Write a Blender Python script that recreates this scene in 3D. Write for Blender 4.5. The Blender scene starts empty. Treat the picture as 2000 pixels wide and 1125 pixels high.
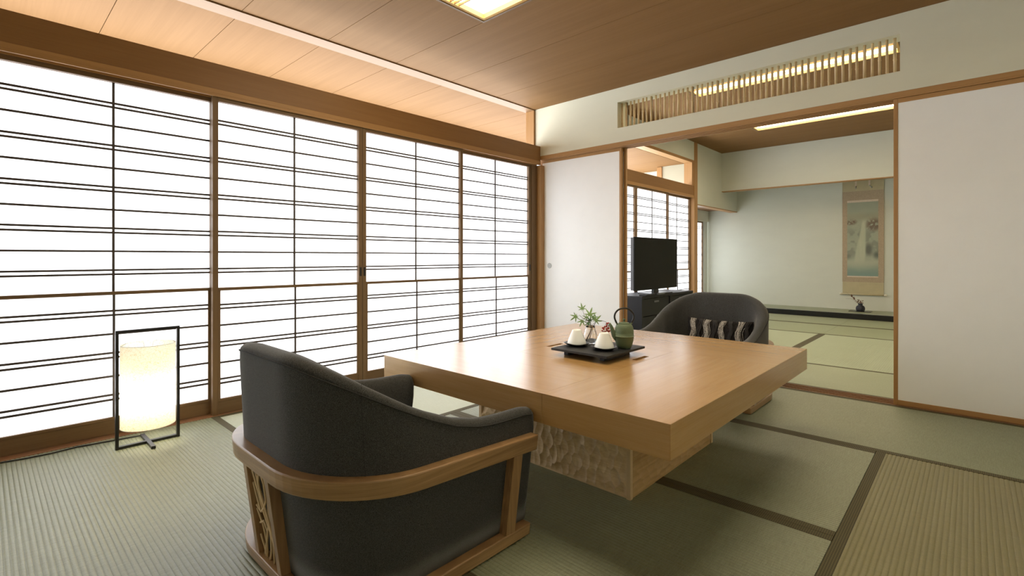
import bpy, math, random
from mathutils import Vector, Matrix
PI = math.pi
random.seed(7)
SC = bpy.context.scene
COL = SC.collection

# ------------------------------------------------------------------ camera
cam = bpy.data.cameras.new('camera'); cam_o = bpy.data.objects.new('camera', cam); COL.objects.link(cam_o)
cam.sensor_width = 36; cam.lens = 36 * 966.6 / 2000; cam.shift_y = -(562.5 - 502.4) / 2000
cam.clip_start = 0.02; cam.clip_end = 100
cam_o.location = (3.20, -3.87, 0.92)
cam_o.rotation_euler = (PI / 2, 0, math.atan2(898.5, 966.6))
SC.camera = cam_o
# ------------------------------------------------------------------ world, daylight, exposure
w = bpy.data.worlds.new('sky'); SC.world = w; w.use_nodes = True
w.node_tree.nodes['Background'].inputs[0].default_value = (0.86, 0.93, 1.0, 1)
w.node_tree.nodes['Background'].inputs[1].default_value = 1.5
def area(name, loc, rot, sx, sy, power, col=(1, 1, 1)):
    l = bpy.data.lights.new(name, 'AREA'); l.shape = 'RECTANGLE'; l.size = sx; l.size_y = sy; l.energy = power; l.color = col
    o = bpy.data.objects.new(name, l); COL.objects.link(o); o.location = loc; o.rotation_euler = rot; return o
# overcast daylight standing outside the glazed corridor, facing +X
area('daylight', (-1.7, 0.0, 1.15), (0, -PI / 2, 0), 2.3, 13.0, 820, (0.95, 0.975, 1.0))
SC.view_settings.view_transform = 'Standard'; SC.view_settings.look = 'None'
SC.view_settings.exposure = 0.0; SC.view_settings.gamma = 1.0; SC.view_settings.use_curve_mapping = False

# ------------------------------------------------------------------ materials
def newmat(name):
    m = bpy.data.materials.new(name); m.use_nodes = True; nt = m.node_tree
    return m, nt, nt.nodes['Principled BSDF']
def nd(nt, t, **k):
    n = nt.nodes.new(t)
    for a, b in k.items(): setattr(n, a, b)
    return n
def coords(nt, scale=(1, 1, 1), rot=(0, 0, 0)):
    tc = nd(nt, 'ShaderNodeTexCoord'); mp = nd(nt, 'ShaderNodeMapping')
    mp.inputs['Scale'].default_value = scale; mp.inputs['Rotation'].default_value = rot
    nt.links.new(tc.outputs['Object'], mp.inputs[0]); return mp.outputs[0]
def noise(nt, vec, scale, detail=4, rough=.55, dist=0):
    n = nd(nt, 'ShaderNodeTexNoise'); n.inputs['Scale'].default_value = scale; n.inputs['Detail'].default_value = detail
    n.inputs['Roughness'].default_value = rough; n.inputs['Distortion'].default_value = dist
    nt.links.new(vec, n.inputs['Vector']); return n.outputs['Fac']
def ramp(nt, fac, stops):
    r = nd(nt, 'ShaderNodeValToRGB'); e = r.color_ramp.elements
    while len(e) < len(stops): e.new(.5)
    for i, (p, c) in enumerate(stops): e[i].position = p; e[i].color = tuple(c) + (1,)
    nt.links.new(fac, r.inputs[0]); return r.outputs[0]
def bump(nt, h, strength, dist, bs):
    b = nd(nt, 'ShaderNodeBump'); b.inputs['Strength'].default_value = strength; b.inputs['Distance'].default_value = dist
    nt.links.new(h, b.inputs['Height']); nt.links.new(b.outputs[0], bs.inputs['Normal'])
def plain(name, col, rough=.5, spec=.5, metal=0, var=0.0, vs=20, bmp=0, bs_=200, coat=0, sheen=0):
    m, nt, b = newmat(name)
    b.inputs['Base Color'].default_value = tuple(col) + (1,); b.inputs['Roughness'].default_value = rough
    b.inputs['Specular IOR Level'].default_value = spec; b.inputs['Metallic'].default_value = metal
    b.inputs['Coat Weight'].default_value = coat; b.inputs['Sheen Weight'].default_value = sheen
    if var:
        f = noise(nt, coords(nt), vs)
        c = ramp(nt, f, [(.3, [x * (1 - var) for x in col]), (.7, [min(1, x * (1 + var)) for x in col])])
        nt.links.new(c, b.inputs['Base Color'])
    if bmp: bump(nt, noise(nt, coords(nt), bs_, 3), bmp, .002, b)
    return m
def wood(name, c1, c2, axis='x', rough=.45, spec=.4, coat=0, fine=1.0, bmp=.06, contrast=.25):
    """grain runs along AXIS"""
    m, nt, b = newmat(name)
    lo = {'x': 0, 'y': 1, 'z': 2, 'h': -1}[axis]
    s1 = [14 * fine] * 3; s1[lo] = .7 * fine
    s2 = [150 * fine] * 3; s2[lo] = 3.5 * fine
    if axis == 'h': s1 = [1.6, 1.6, 60]; s2 = [5, 5, 420]
    f1 = noise(nt, coords(nt, s1), 1, 4, .6, .6); f2 = noise(nt, coords(nt, s2), 1, 3, .6)
    mx = nd(nt, 'ShaderNodeMix'); mx.inputs[0].default_value = .42
    nt.links.new(f1, mx.inputs[2]); nt.links.new(f2, mx.inputs[3])
    c = ramp(nt, mx.outputs[0], [(.5 - contrast / 1.4, c2), (.5 + contrast / 1.4, c1)])
    nt.links.new(c, b.inputs['Base Color'])
    b.inputs['Roughness'].default_value = rough; b.inputs['Specular IOR Level'].default_value = spec
    b.inputs['Coat Weight'].default_value = coat; b.inputs['Coat Roughness'].default_value = .25
    if bmp: bump(nt, f2, bmp, .001, b)
    return m
M = {}
TC1, TC2 = (.53, .315, .125), (.44, .245, .085)
M['table_x'] = wood('table_wood_x', TC1, TC2, 'x', .26, .6, .6, 2.2, .02)
M['table_y'] = wood('table_wood_y', TC1, TC2, 'y', .26, .6, .6, 2.2, .02)
M['carved'] = wood('carved_wood', (.90, .71, .44), (.70, .50, .27), 'x', .5, .35, 0, .9, .05, .16)  # colour raised to carry the light falling on the near face
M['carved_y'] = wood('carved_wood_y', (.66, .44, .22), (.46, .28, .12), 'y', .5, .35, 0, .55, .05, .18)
M['carved_z'] = wood('carved_wood_z', (.78, .6, .36), (.66, .47, .26), 'z', .5, .35, 0, 1, .03)
M['chair_h'] = wood('ash_wood_bent', (.43, .26, .12), (.25, .138, .058), 'h', .34, .5, .2, 1, .05, .17)
for a in 'xyz':
    M['trim_' + a] = wood('cypress_trim_' + a, (.45, .255, .105), (.37, .20, .078), a, .45, .35)
    M['dark_' + a] = wood('shoji_wood_' + a, (.20, .125, .065), (.15, .088, .042), a, .5, .3)
    M['chair_' + a] = wood('ash_wood_' + a, (.43, .26, .12), (.23, .125, .052), a, .34, .5, .2, .9, .08, .17)
M['beam'] = wood('beam_wood', (.29, .15, .056), (.24, .12, .042), 'y', .45, .35)
M['ceil_x'] = wood('ceiling_board', (.255, .142, .060), (.215, .116, .045), 'x', .7, .1, 0, .5, .02)
M['ceil_y'] = wood('ceiling_strip', (.27, .16, .075), (.24, .138, .062), 'y', .55, .25, 0, .6, .02)
M['muntin'] = plain('muntin_wood', (.055, .04, .035), .6)
M['sill'] = wood('sill_wood', (.27, .135, .07), (.20, .095, .048), 'x', .4, .4)
M['sill_y'] = wood('sill_wood_y', (.30, .15, .075), (.23, .11, .055), 'y', .4, .4)
M['lampwood'] = wood('lightbox_wood', (.72, .46, .16), (.62, .37, .11), 'x', .5)
def m_plaster(name, c):
    m, nt, b = newmat(name); co = coords(nt)
    f = noise(nt, coords(nt, (1, 1, 2.5)), 2.2, 5, .6); g = noise(nt, co, 160, 3)
    cc = ramp(nt, f, [(.3, [x * .975 for x in c]), (.7, [x * 1.02 for x in c])]); nt.links.new(cc, b.inputs['Base Color'])
    b.inputs['Roughness'].default_value = .9; b.inputs['Specular IOR Level'].default_value = .15
    bump(nt, g, .35, .0015, b); return m
M['plaster'] = m_plaster('sand_plaster', (.72, .71, .58))
M['plaster2'] = m_plaster('green_grey_plaster', (.665, .68, .605))
M['fusuma'] = plain('fusuma_paper', (.91, .92, .93), .75, .25, var=.012, vs=6, bmp=.15, bs_=400)
M['white'] = plain('pale_paint', (.6, .62, .58), .6)
def m_paper(name, c, t=.55):
    m = bpy.data.materials.new(name); m.use_nodes = True; nt = m.node_tree; nt.nodes.clear()
    out = nd(nt, 'ShaderNodeOutputMaterial'); mx = nd(nt, 'ShaderNodeMixShader'); mx.inputs[0].default_value = t
    d = nd(nt, 'ShaderNodeBsdfDiffuse'); tr = nd(nt, 'ShaderNodeBsdfTranslucent')
    f = noise(nt, coords(nt), 55, 5, .7, .8)
    cc = ramp(nt, f, [(.35, [x * .97 for x in c]), (.6, c)])
    nt.links.new(cc, d.inputs[0]); nt.links.new(cc, tr.inputs[0])
    nt.links.new(d.outputs[0], mx.inputs[1]); nt.links.new(tr.outputs[0], mx.inputs[2]); nt.links.new(mx.outputs[0], out.inputs[0])
    return m
M['paper'] = m_paper('shoji_paper', (.93, .94, .96), .6)
M['washi'] = m_paper('lamp_washi', (.95, .90, .76), .6)
def m_washi():
    m = m_paper('lamp_washi_fibre', (.95, .9, .76), .6); nt = m.node_tree
    v = nd(nt, 'ShaderNodeTexVoronoi', feature='DISTANCE_TO_EDGE'); v.inputs['Scale'].default_value = 70
    n = nd(nt, 'ShaderNodeTexNoise'); n.inputs['Scale'].default_value = 30; n.inputs['Detail'].default_value = 3
    tc = nd(nt, 'ShaderNodeTexCoord'); nt.links.new(tc.outputs['Object'], n.inputs['Vector'])
    va = nd(nt, 'ShaderNodeVectorMath', operation='MULTIPLY_ADD'); va.inputs[1].default_value = (.05, .05, .05)
    nt.links.new(n.outputs['Color'], va.inputs[0]); nt.links.new(tc.outputs['Object'], va.inputs[2]); nt.links.new(va.outputs[0], v.inputs['Vector'])
    c = ramp(nt, v.outputs['Distance'], [(.0, (.80, .70, .48)), (.06, (.96, .92, .80))])
    for n_ in nt.nodes:
        if n_.type in ('BSDF_DIFFUSE', 'BSDF_TRANSLUCENT'): nt.links.new(c, n_.inputs[0])
    return m
M['washi'] = m_washi()
def m_tatami(name, c1, c2, axis):
    """AXIS: direction of the ribs; the rushes lie across them"""
    m, nt, b = newmat(name)
    a = 0 if axis == 'x' else 1
    s = [25, 25, 25]; s[a] = 900
    f = noise(nt, coords(nt, s), 1, 2, .5); g = noise(nt, coords(nt), 1.8, 3); h = noise(nt, coords(nt), 420, 2)
    mx = nd(nt, 'ShaderNodeMix'); mx.inputs[0].default_value = .4
    nt.links.new(f, mx.inputs[2]); nt.links.new(h, mx.inputs[3])
    c = ramp(nt, mx.outputs[0], [(.36, c2), (.62, c1)])
    c2_ = nd(nt, 'ShaderNodeMix', data_type='RGBA', blend_type='MULTIPLY'); c2_.inputs[0].default_value = 1
    nt.links.new(c, c2_.inputs[6]); nt.links.new(ramp(nt, g, [(.3, (.93, .93, .9)), (.7, (1, 1, 1))]), c2_.inputs[7])
    nt.links.new(c2_.outputs[2], b.inputs['Base Color'])
    b.inputs['Roughness'].default_value = .42; b.inputs['Specular IOR Level'].default_value = .6
    bump(nt, f, .25, .001, b); return m
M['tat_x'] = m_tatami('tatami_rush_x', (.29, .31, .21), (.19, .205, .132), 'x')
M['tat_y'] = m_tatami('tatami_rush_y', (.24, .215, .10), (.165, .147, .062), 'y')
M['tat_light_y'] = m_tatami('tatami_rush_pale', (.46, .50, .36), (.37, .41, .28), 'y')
M['tat_l1'] = m_tatami('tatami_rush_sheen', (.56, .61, .52), (.47, .52, .42), 'y')  # window sheen on this mat painted in as a paler colour
M['tat2_x'] = m_tatami('tatami_rush_far', (.33, .36, .235), (.27, .295, .185), 'x')
def m_border():
    m, nt, b = newmat('mat_border_cloth'); co = coords(nt, (1, 1, 1), (0, 0, PI / 4))
    k = nd(nt, 'ShaderNodeTexChecker'); k.inputs['Scale'].default_value = 210
    k.inputs[1].default_value = (.12, .10, .045, 1); k.inputs[2].default_value = (.042, .036, .018, 1)
    nt.links.new(co, k.inputs[0]); nt.links.new(k.outputs[0], b.inputs['Base Color']); b.inputs['Roughness'].default_value = .8
    return m
M['border'] = m_border()
def m_fabric(name, c1, c2):
    m, nt, b = newmat(name)
    f = noise(nt, coords(nt), 560, 4, .8); g = noise(nt, coords(nt), 9, 2)
    nt.links.new(ramp(nt, f, [(.40, c2), (.62, c1)]), b.inputs['Base Color'])
    b.inputs['Roughness'].default_value = .95; b.inputs['Specular IOR Level'].default_value = .15
    b.inputs['Sheen Weight'].default_value = .4; b.inputs['Sheen Roughness'].default_value = .4
    b.inputs['Sheen Tint'].default_value = (.8, .8, .8, 1)
    bump(nt, f, .5, .001, b); return m
M['fabric'] = m_fabric('charcoal_wool', (.11, .11, .108), (.016, .016, .0158))
M['pipe'] = plain('piping_fabric', (.03, .03, .03), .9)
M['black'] = plain('black_metal', (.012, .012, .013), .35, .5)
M['pull'] = plain('black_pull', (.015, .015, .018), .4, .5)
M['cab'] = plain('black_lacquer', (.010, .010, .013), .5, .3)
M['screen'] = plain('tv_screen', (.005, .005, .0045), .2, .12)
M['tvside'] = plain('tv_back', (.10, .10, .11), .4)
M['slate'] = plain('black_slate', (.015, .015, .016), .5, .4, bmp=.5, bs_=60)
M['saucer'] = plain('black_glaze', (.013, .013, .014), .28, .5)
M['cup'] = plain('white_porcelain', (.90, .92, .92), .18, .5, coat=.3)
M['toko_black'] = plain('black_lacquer_sill', (.008, .009, .01), .25, .5)
M['steel'] = plain('brushed_steel', (.45, .45, .42), .35, .5, metal=.8)
M['cable'] = plain('black_cable', (.01, .01, .01), .5)
def m_pot():
    m, nt, b = newmat('green_cast_iron')
    c = ramp(nt, noise(nt, coords(nt), 12, 3), [(.3, (.105, .145, .08)), (.7, (.145, .19, .11))]); nt.links.new(c, b.inputs['Base Color'])
    b.inputs['Roughness'].default_value = .5; b.inputs['Specular IOR Level'].default_value = .4
    v = nd(nt, 'ShaderNodeTexVoronoi'); v.inputs['Scale'].default_value = 330; nt.links.new(coords(nt), v.inputs['Vector'])
    bump(nt, v.outputs['Distance'], .7, .0012, b); return m
M['pot'] = m_pot()
M['leaf'] = plain('maple_leaf', (.20, .32, .11), .5, .4, var=.35, vs=40)
M['leaf2'] = plain('maple_leaf_deep', (.10, .20, .09), .5, .4, var=.35, vs=40)
M['berry'] = plain('red_berry', (.38, .025, .015), .35, .5)
M['twig'] = plain('twig_bark', (.07, .04, .03), .7)
M['drytwig'] = plain('dry_twig', (.13, .05, .025), .8)
M['urn'] = plain('slate_blue_stoneware', (.035, .036, .05), .6, .4, var=.3, vs=60)
def m_glass():
    m = bpy.data.materials.new('clear_glass'); m.use_nodes = True; nt = m.node_tree; b = nt.nodes['Principled BSDF']
    b.inputs['Transmission Weight'].default_value = 1; b.inputs['Roughness'].default_value = .02; b.inputs['IOR'].default_value = 1.45
    b.inputs['Base Color'].default_value = (.97, .99, .98, 1); return m
M['glass'] = m_glass()
def m_emit(name, c, s):
    m = bpy.data.materials.new(name); m.use_nodes = True; nt = m.node_tree; nt.nodes.clear()
    o = nd(nt, 'ShaderNodeOutputMaterial'); e = nd(nt, 'ShaderNodeEmission'); e.inputs[0].default_value = tuple(c) + (1,); e.inputs[1].default_value = s
    nt.links.new(e.outputs[0], o.inputs[0]); return m
M['glow'] = m_emit('light_diffuser', (1, .87, .61), 9.5)
M['bulb'] = m_emit('bulb', (1, .88, .66), 40.0)
M['pillow'] = plain('pillow_black', (.02, .018, .018), .9, .2, var=.5, vs=90, bmp=.8, bs_=120)
M['ruffle_w'] = plain('ruffle_thread_white', (.55, .52, .48), .8, var=.7, vs=160)
M['ruffle_k'] = plain('ruffle_thread_black', (.03, .028, .028), .8)
M['silk'] = plain('scroll_silk', (.50, .44, .28), .7, .3, var=.06, vs=9)
M['brocade'] = plain('scroll_brocade', (.43, .34, .24), .6, .3, var=.16, vs=110)
M['strip'] = plain('scroll_strip', (.66, .56, .46), .6, .3, var=.12, vs=150)
M['ivory'] = plain('ivory_knob', (.78, .74, .62), .35)

# ------------------------------------------------------------------ mesh builder
class MB:
    def __init__(s): s.v = []; s.f = []; s.sm = []
    def add(s, vs, fs, smooth=False):
        n = len(s.v); s.v += [tuple(p) for p in vs]; s.f += [tuple(i + n for i in f) for f in fs]; s.sm += [smooth] * len(fs); return s
    def box(s, x0, x1, y0, y1, z0, z1):
        return s.hexa([(x0, y0, z0), (x1, y0, z0), (x1, y1, z0), (x0, y1, z0), (x0, y0, z1), (x1, y0, z1), (x1, y1, z1), (x0, y1, z1)])
    def hexa(s, p):
        return s.add(p, [(0, 3, 2, 1), (4, 5, 6, 7), (0, 1, 5, 4), (1, 2, 6, 5), (2, 3, 7, 6), (3, 0, 4, 7)])
    def lathe(s, prof, c=(0, 0, 0), n=32, smooth=True, sx=1, sy=1):
        vs = []; fs = []
        for r, z in prof:
            for k in range(n):
                a = 2 * PI * k / n; vs.append((c[0] + r * math.cos(a) * sx, c[1] + r * math.sin(a) * sy, c[2] + z))
        for i in range(len(prof) - 1):
            for k in range(n):
                k2 = (k + 1) % n; fs.append((i * n + k, i * n + k2, (i + 1) * n + k2, (i + 1) * n + k))
        if prof[0][0] > 1e-6: fs.append(tuple(range(n - 1, -1, -1)))
        if prof[-1][0] > 1e-6: fs.append(tuple((len(prof) - 1) * n + k for k in range(n)))
        return s.add(vs, fs, smooth)
    def tube(s, pts, r, n=8, smooth=True, flat=None):
        P = [Vector(p) for p in pts]; R = r if isinstance(r, (list, tuple)) else [r] * len(P)
        vs = []; up = None
        for i, p in enumerate(P):
            t = (P[min(i + 1, len(P) - 1)] - P[max(i - 1, 0)]).normalized()
            if up is None:
                up = Vector((0, 0, 1)) if abs(t.z) < .9 else Vector((1, 0, 0))
                if flat: up = Vector(flat)
            a = t.cross(up).normalized(); up = a.cross(t).normalized()
            for k in range(n):
                g = 2 * PI * k / n; vs.append(p + (a * math.cos(g) + up * math.sin(g)) * R[i])
        fs = [(i * n + k, i * n + (k + 1) % n, (i + 1) * n + (k + 1) % n, (i + 1) * n + k) for i in range(len(P) - 1) for k in range(n)]
        fs += [tuple(range(n - 1, -1, -1)), tuple((len(P) - 1) * n + k for k in range(n))]
        return s.add(vs, fs, smooth)
    def rows(s, rows, smooth=True, closed=False, cap=False):
        n = len(rows[0]); vs = [p for r in rows for p in r]; fs = []
        m = n if closed else n - 1
        for i in range(len(rows) - 1):
            for k in range(m): fs.append((i * n + k, i * n + (k + 1) % n, (i + 1) * n + (k + 1) % n, (i + 1) * n + k))
        if cap: fs += [tuple(range(n - 1, -1, -1)), tuple((len(rows) - 1) * n + k for k in range(n))]
        return s.add(vs, fs, smooth)
    def sphere(s, c, r, n=10, sz=1):
        pr = [(r * math.sin(PI * i / n), -r * math.cos(PI * i / n) * sz) for i in range(n + 1)]
        pr[0] = (1e-5, pr[0][1]); pr[-1] = (1e-5, pr[-1][1]); return s.lathe(pr, c, n + 2)
    def build(s, name, mat, parent=None, bevel=0, off=None, own=False):
        """verts are in world space unless the parent's own space is wanted (own=True)"""
        o3 = Vector((0, 0, 0))
        if parent is not None and not own: o3 = Vector(wloc(parent))
        loc = Vector((0, 0, 0))
        if parent is None:
            xs = [p[0] for p in s.v]; ys = [p[1] for p in s.v]; zs = [p[2] for p in s.v]
            loc = Vector(((min(xs) + max(xs)) / 2, (min(ys) + max(ys)) / 2, min(zs))) if off is None else Vector(off); o3 = loc
        me = bpy.data.meshes.new(name); me.from_pydata([tuple(Vector(p) - o3) for p in s.v], [], s.f)
        me.materials.append(M[mat] if isinstance(mat, str) else mat)
        me.polygons.foreach_set('use_smooth', s.sm); me.update()
        o = bpy.data.objects.new(name, me); COL.objects.link(o); o.location = loc
        if parent is not None: o.parent = parent
        if bevel:
            b = o.modifiers.new('bevel', 'BEVEL'); b.width = bevel; b.segments = 2; b.limit_method = 'ANGLE'; b.angle_limit = .7
        return o
def wloc(o):
    v = Vector(o.location)
    while o.parent is not None: o = o.parent; v = v + Vector(o.location)
    return v
def tag(o, label=None, cat=None, group=None, kind=None):
    if label: o['label'] = label
    if cat: o['category'] = cat
    if group: o['group'] = group
    if kind: o['kind'] = kind
    return o
def thing(name, label, cat, loc=(0, 0, 0), rz=0, group=None):
    o = bpy.data.objects.new(name, None); COL.objects.link(o); o.location = loc; o.rotation_euler = (0, 0, rz); o.empty_display_size = .1
    return tag(o, label, cat, group)
def struct(o): o['kind'] = 'structure'; return o
def copy_tree(o, parent=None):
    c = o.copy(); COL.objects.link(c); c.parent = parent
    for ch in [x for x in KIDS if x.parent == o]: copy_tree(ch, c)
    return c
KIDS = []

# ------------------------------------------------------------------ setting: sizes
XE, YS, CZ, CZ2 = 3.86, -5.82, 2.425, 2.73
YB, YT = 5.72, 4.95          # back wall of the alcove, face of its lintel wall

# floor with tatami mats
floor = struct(MB().box(-.02, XE, YS, .0, -.09, -.05).box(-.02, XE, .14, 4.99, -.09, -.05).box(-.02, XE, 0, .14, -.09, -.06).build('floor', 'sill', off=(0, 0, -.09)))
tag(floor, 'floor of straw mats with dark cloth borders')
def mat_piece(x0, x1, y0, y1, axis, mat):
    g = .001; x0 += g; x1 -= g; y0 += g; y1 -= g; pitch = .0153
    m = MB(); ribs = []
    lo, hi = (y0, y1) if axis == 'x' else (x0, x1)
    n = max(1, round((hi - lo) / pitch)); US = (0, .05, .12, .25, .5, .75, .88, .95)
    for i in range(n):
        for u in US:
            ribs.append((lo + (hi - lo) * (i + u) / n, -.0022 + .0026 * (math.sin(PI * u) ** .5)))
    ribs.append((hi, -.0022))
    a, b = (x0, x1) if axis == 'x' else (y0, y1)
    prof = [(lo, -.05)] + ribs + [(hi, -.05)]
    P = (lambda t, q, z: (q, t, z)) if axis == 'x' else (lambda t, q, z: (t, q, z))
    vs = [P(t, a, z) for t, z in prof] + [P(t, b, z) for t, z in prof]; k = len(prof)
    fs = [(i, i + 1, i + 1 + k, i + k) if axis != 'x' else (i, i + k, i + 1 + k, i + 1) for i in range(k - 1)]
    sm = MB().add(vs, fs, True); sm.add([vs[i] for i in (0, k - 1, 2 * k - 1, k)], [(0, 1, 2, 3)])
    sm.add([P(lo, a, -.05), P(hi, a, -.05), P(hi, a, -.0022), P(lo, a, -.0022)], [(0, 1, 2, 3)])
    sm.add([P(lo, b, -.05), P(hi, b, -.05), P(hi, b, -.0022), P(lo, b, -.0022)], [(3, 2, 1, 0)])
    o = sm.build('tatami_mat', mat, floor)
    w_ = .036
    if axis == 'x':
        MB().box(x0, x1, y0, y0 + w_, -.003, .0012).build('border', 'border', o); MB().box(x0, x1, y1 - w_, y1, -.003, .0012).build('border', 'border', o)
    else:
        MB().box(x0, x0 + w_, y0, y1, -.003, .0012).build('border', 'border', o); MB().box(x1 - w_, x1, y0, y1, -.003, .0012).build('border', 'border', o)
    return o
W1 = .9575
mat_piece(0, 1.91, -.975, 0, 'x', 'tat_x'); mat_piece(1.91, 3.82, -.975, 0, 'x', 'tat_x')
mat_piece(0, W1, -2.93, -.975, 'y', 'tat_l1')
mat_piece(W1, 2.867, -1.955, -.975, 'x', 'tat_x'); mat_piece(W1, 2.867, -2.93, -1.955, 'x', 'tat_x')
mat_piece(2.867, 3.82, -2.93, -.975, 'y', 'tat_y')
mat_piece(0, 1.91, -3.9, -2.93, 'x', 'tat_x'); mat_piece(1.91, 3.82, -3.9, -2.93, 'x', 'tat_x')
mat_piece(0, 1.91, -4.87, -3.9, 'x', 'tat_x'); mat_piece(1.91, 3.82, -4.87, -3.9, 'x', 'tat_x')
mat_piece(0, 1.91, -5.82, -4.87, 'x', 'tat_x'); mat_piece(1.91, 3.82, -5.82, -4.87, 'x', 'tat_x')
mat_piece(0, 1.885, .14, 1.045, 'x', 'tat2_x'); mat_piece(1.885, 3.82, .14, 1.045, 'x', 'tat2_x')
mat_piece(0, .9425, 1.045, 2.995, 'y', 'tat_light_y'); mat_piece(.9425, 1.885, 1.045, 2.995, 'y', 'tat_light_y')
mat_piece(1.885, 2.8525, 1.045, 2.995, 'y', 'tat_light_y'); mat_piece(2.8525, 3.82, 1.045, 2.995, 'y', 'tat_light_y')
mat_piece(0, 1.885, 2.995, 4.01, 'x', 'tat2_x'); mat_piece(1.885, 3.82, 2.995, 4.01, 'x', 'tat2_x')
mat_piece(0, 1.885, 4.01, 4.98, 'x', 'tat2_x'); mat_piece(1.885, 3.82, 4.01, 4.98, 'x', 'tat2_x')

# threshold between the rooms, with sliding grooves
t = struct(bpy.data.objects.new('trim_1', None)); COL.objects.link(t); t.location = (0, 0, -.06)
m = MB().box(-.06, XE, .0, .14, -.06, -.002)
for a, b in ((0, .012), (.045, .055), (.088, .098), (.128, .14)): m.box(-.06, XE, a, b, -.002, .004)
m.build('grooved_sill', 'sill', t)
# head rail over the sliding doors (grooved below)
t2 = struct(bpy.data.objects.new('trim_2', None)); COL.objects.link(t2); t2.location = (0, 0, 1.9)
m = MB().box(-.06, XE, .0, .14, 1.915, 1.944)
for a, b in ((0, .012), (.045, .055), (.088, .098), (.128, .14)): m.box(-.06, XE, a, b, 1.905, 1.915)
m.build('head_rail', 'trim_x', t2, .0015)

# ceiling: one board per joint, laid across the room
def ceiling(name, x0, x1, y0, y1, z, joints, gap=.003, below='ceil_x', holes=()):
    c = struct(MB().box(x0, x1, y0, y1, z + .022, z + .04).build(name, 'black'))
    ys = [y0] + [j for j in joints if y0 < j < y1] + [y1]
    for a, b in zip(ys, ys[1:]):
        segs = [(x0, x1, a + gap / 2, b - gap / 2)]
        for hx0, hx1, hy0, hy1 in holes:
            ns = []
            for (p, q, r, s_) in segs:
                if hx1 <= p or hx0 >= q or hy1 <= r or hy0 >= s_: ns.append((p, q, r, s_)); continue
                if hx0 > p: ns.append((p, hx0, r, s_))
                if hx1 < q: ns.append((hx1, q, r, s_))
                if hy0 > r: ns.append((max(p, hx0), min(q, hx1), r, hy0))
                if hy1 < s_: ns.append((max(p, hx0), min(q, hx1), hy1, s_))
            segs = ns
        m = MB()
        for (p, q, r, s_) in segs: m.box(p, q, r, s_, z, z + .02)
        m.build('ceiling_board', below, c, .0012)
    return c
L1 = (.915, 2.75, -2.58, -1.678); L2 = (.93, 2.75, .78, 1.68); L3 = (.94, 2.75, 2.83, 3.735)
def slab_with_hole(name, x0, x1, y0, y1, z0, z1, hs, mat):
    pass
jr = [-.565 - .5535 * k for k in range(10)][::-1]
# the slab above must be open over the light boxes: boards only, with a slab of four strips
def ceil_open(name, x0, x1, y0, y1, z, joints, holes):
    c = ceiling(name, x0, x1, y0, y1, z, joints, holes=holes)
    m = MB(); ys = sorted(set([y0, y1] + [h[2] for h in holes] + [h[3] for h in holes]))
    for a, b in zip(ys, ys[1:]):
        hh = [h for h in holes if h[2] < (a + b) / 2 < h[3]]
        if hh: h = hh[0]; m.box(x0, h[0], a, b, z + .021, z + .04); m.box(h[1], x1, a, b, z + .021, z + .04)
        else: m.box(x0, x1, a, b, z + .021, z + .04)
    me = c.data; o3 = c.location
    me.clear_geometry(); me.from_pydata([tuple(Vector(p) - o3) for p in m.v], [], m.f); me.update()
    return c
ceil_open('ceiling', -.07, XE, YS, .0, CZ, jr, [L1])
ceiling('ceiling', -1.3, -.195, YS - .3, 4.2, CZ, [-5.54, -4.98, -4.43, -3.875, -3.323, -2.773, -2.22, -1.665, -1.112, -.55, .03, .61, 1.17, 1.72, 2.28, 2.83, 3.39, 3.94])
ceil_open('ceiling', -.05, XE, .14, YT, CZ2, [.55, 1.1, 1.65, 2.2, 2.75, 3.3, 3.85, 4.4], [L2, L3])
# strip over the transom, main room and second room
struct(MB().box(-.193, -.073, YS, .0, 2.417, 2.45).build('trim_3', 'ceil_y', bevel=.001))
struct(MB().box(-.13, .0, .14, 3.84, 2.40, 2.442).build('trim_4', 'trim_y', bevel=.002))
struct(MB().box(-.12, -.0, .14, 3.84, 2.442, CZ2).build('wall_left', 'plaster2'))

# wall between the rooms, with its barred opening
wm = MB(); RX0, RX1, RZ0, RZ1 = .886, 2.874, 2.07, 2.30
wm.box(-.073, RX0, .0, .14, 1.944, CZ2).box(RX1, XE, 0, .14, 1.944, CZ2).box(RX0, RX1, 0, .14, 1.944, RZ0).box(RX0, RX1, 0, .14, RZ1, CZ2)
wmid = struct(wm.build('wall_far', 'plaster'))
# remaining walls of the main room
struct(MB().box(XE, XE + .1, YS, 5.9, -.05, 2.8).build('wall_right', 'plaster'))
struct(MB().box(-1.3, XE, YS - .1, YS, -.05, 2.6).build('wall_near', 'plaster'))
# bamboo bars of the opening
bars = thing('bamboo_grille', 'row of bamboo bars in the long opening above the sliding doors', 'grille', ((RX0 + RX1) / 2, .06, RZ0))
BX = [85, 113, 140, 165, 194, 222, 248, 277, 307, 336, 366, 397, 427, 457, 489, 520, 551, 585, 616, 650, 683, 717, 752, 788, 822, 859, 895, 932, 969, 1005, 1041, 1079, 1117, 1155, 1196, 1236, 1279, 1320, 1366, 1409, 1455, 1501, 1548, 1595, 1641, 1690, 1740, 1790, 1840, 1892]
def bar_x(px_):   # where the bar seen at this column stands in the wall
    import math as _m
    th = _m.atan2(898.5, 966.6); u = ((1190 + px_ * .295) - 1000) / 966.6
    dx = -_m.sin(th) + _m.cos(th) * u; dy = _m.cos(th) + _m.sin(th) * u
    return 3.20 + dx * (3.87 + .055) / dy
M['bamboo'] = plain('dried_bamboo', (.68, .52, .29), .42, .4, var=.12, vs=14)
M['bamboo2'] = plain('dark_bamboo', (.16, .10, .06), .45, .4, var=.3, vs=14)
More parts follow.
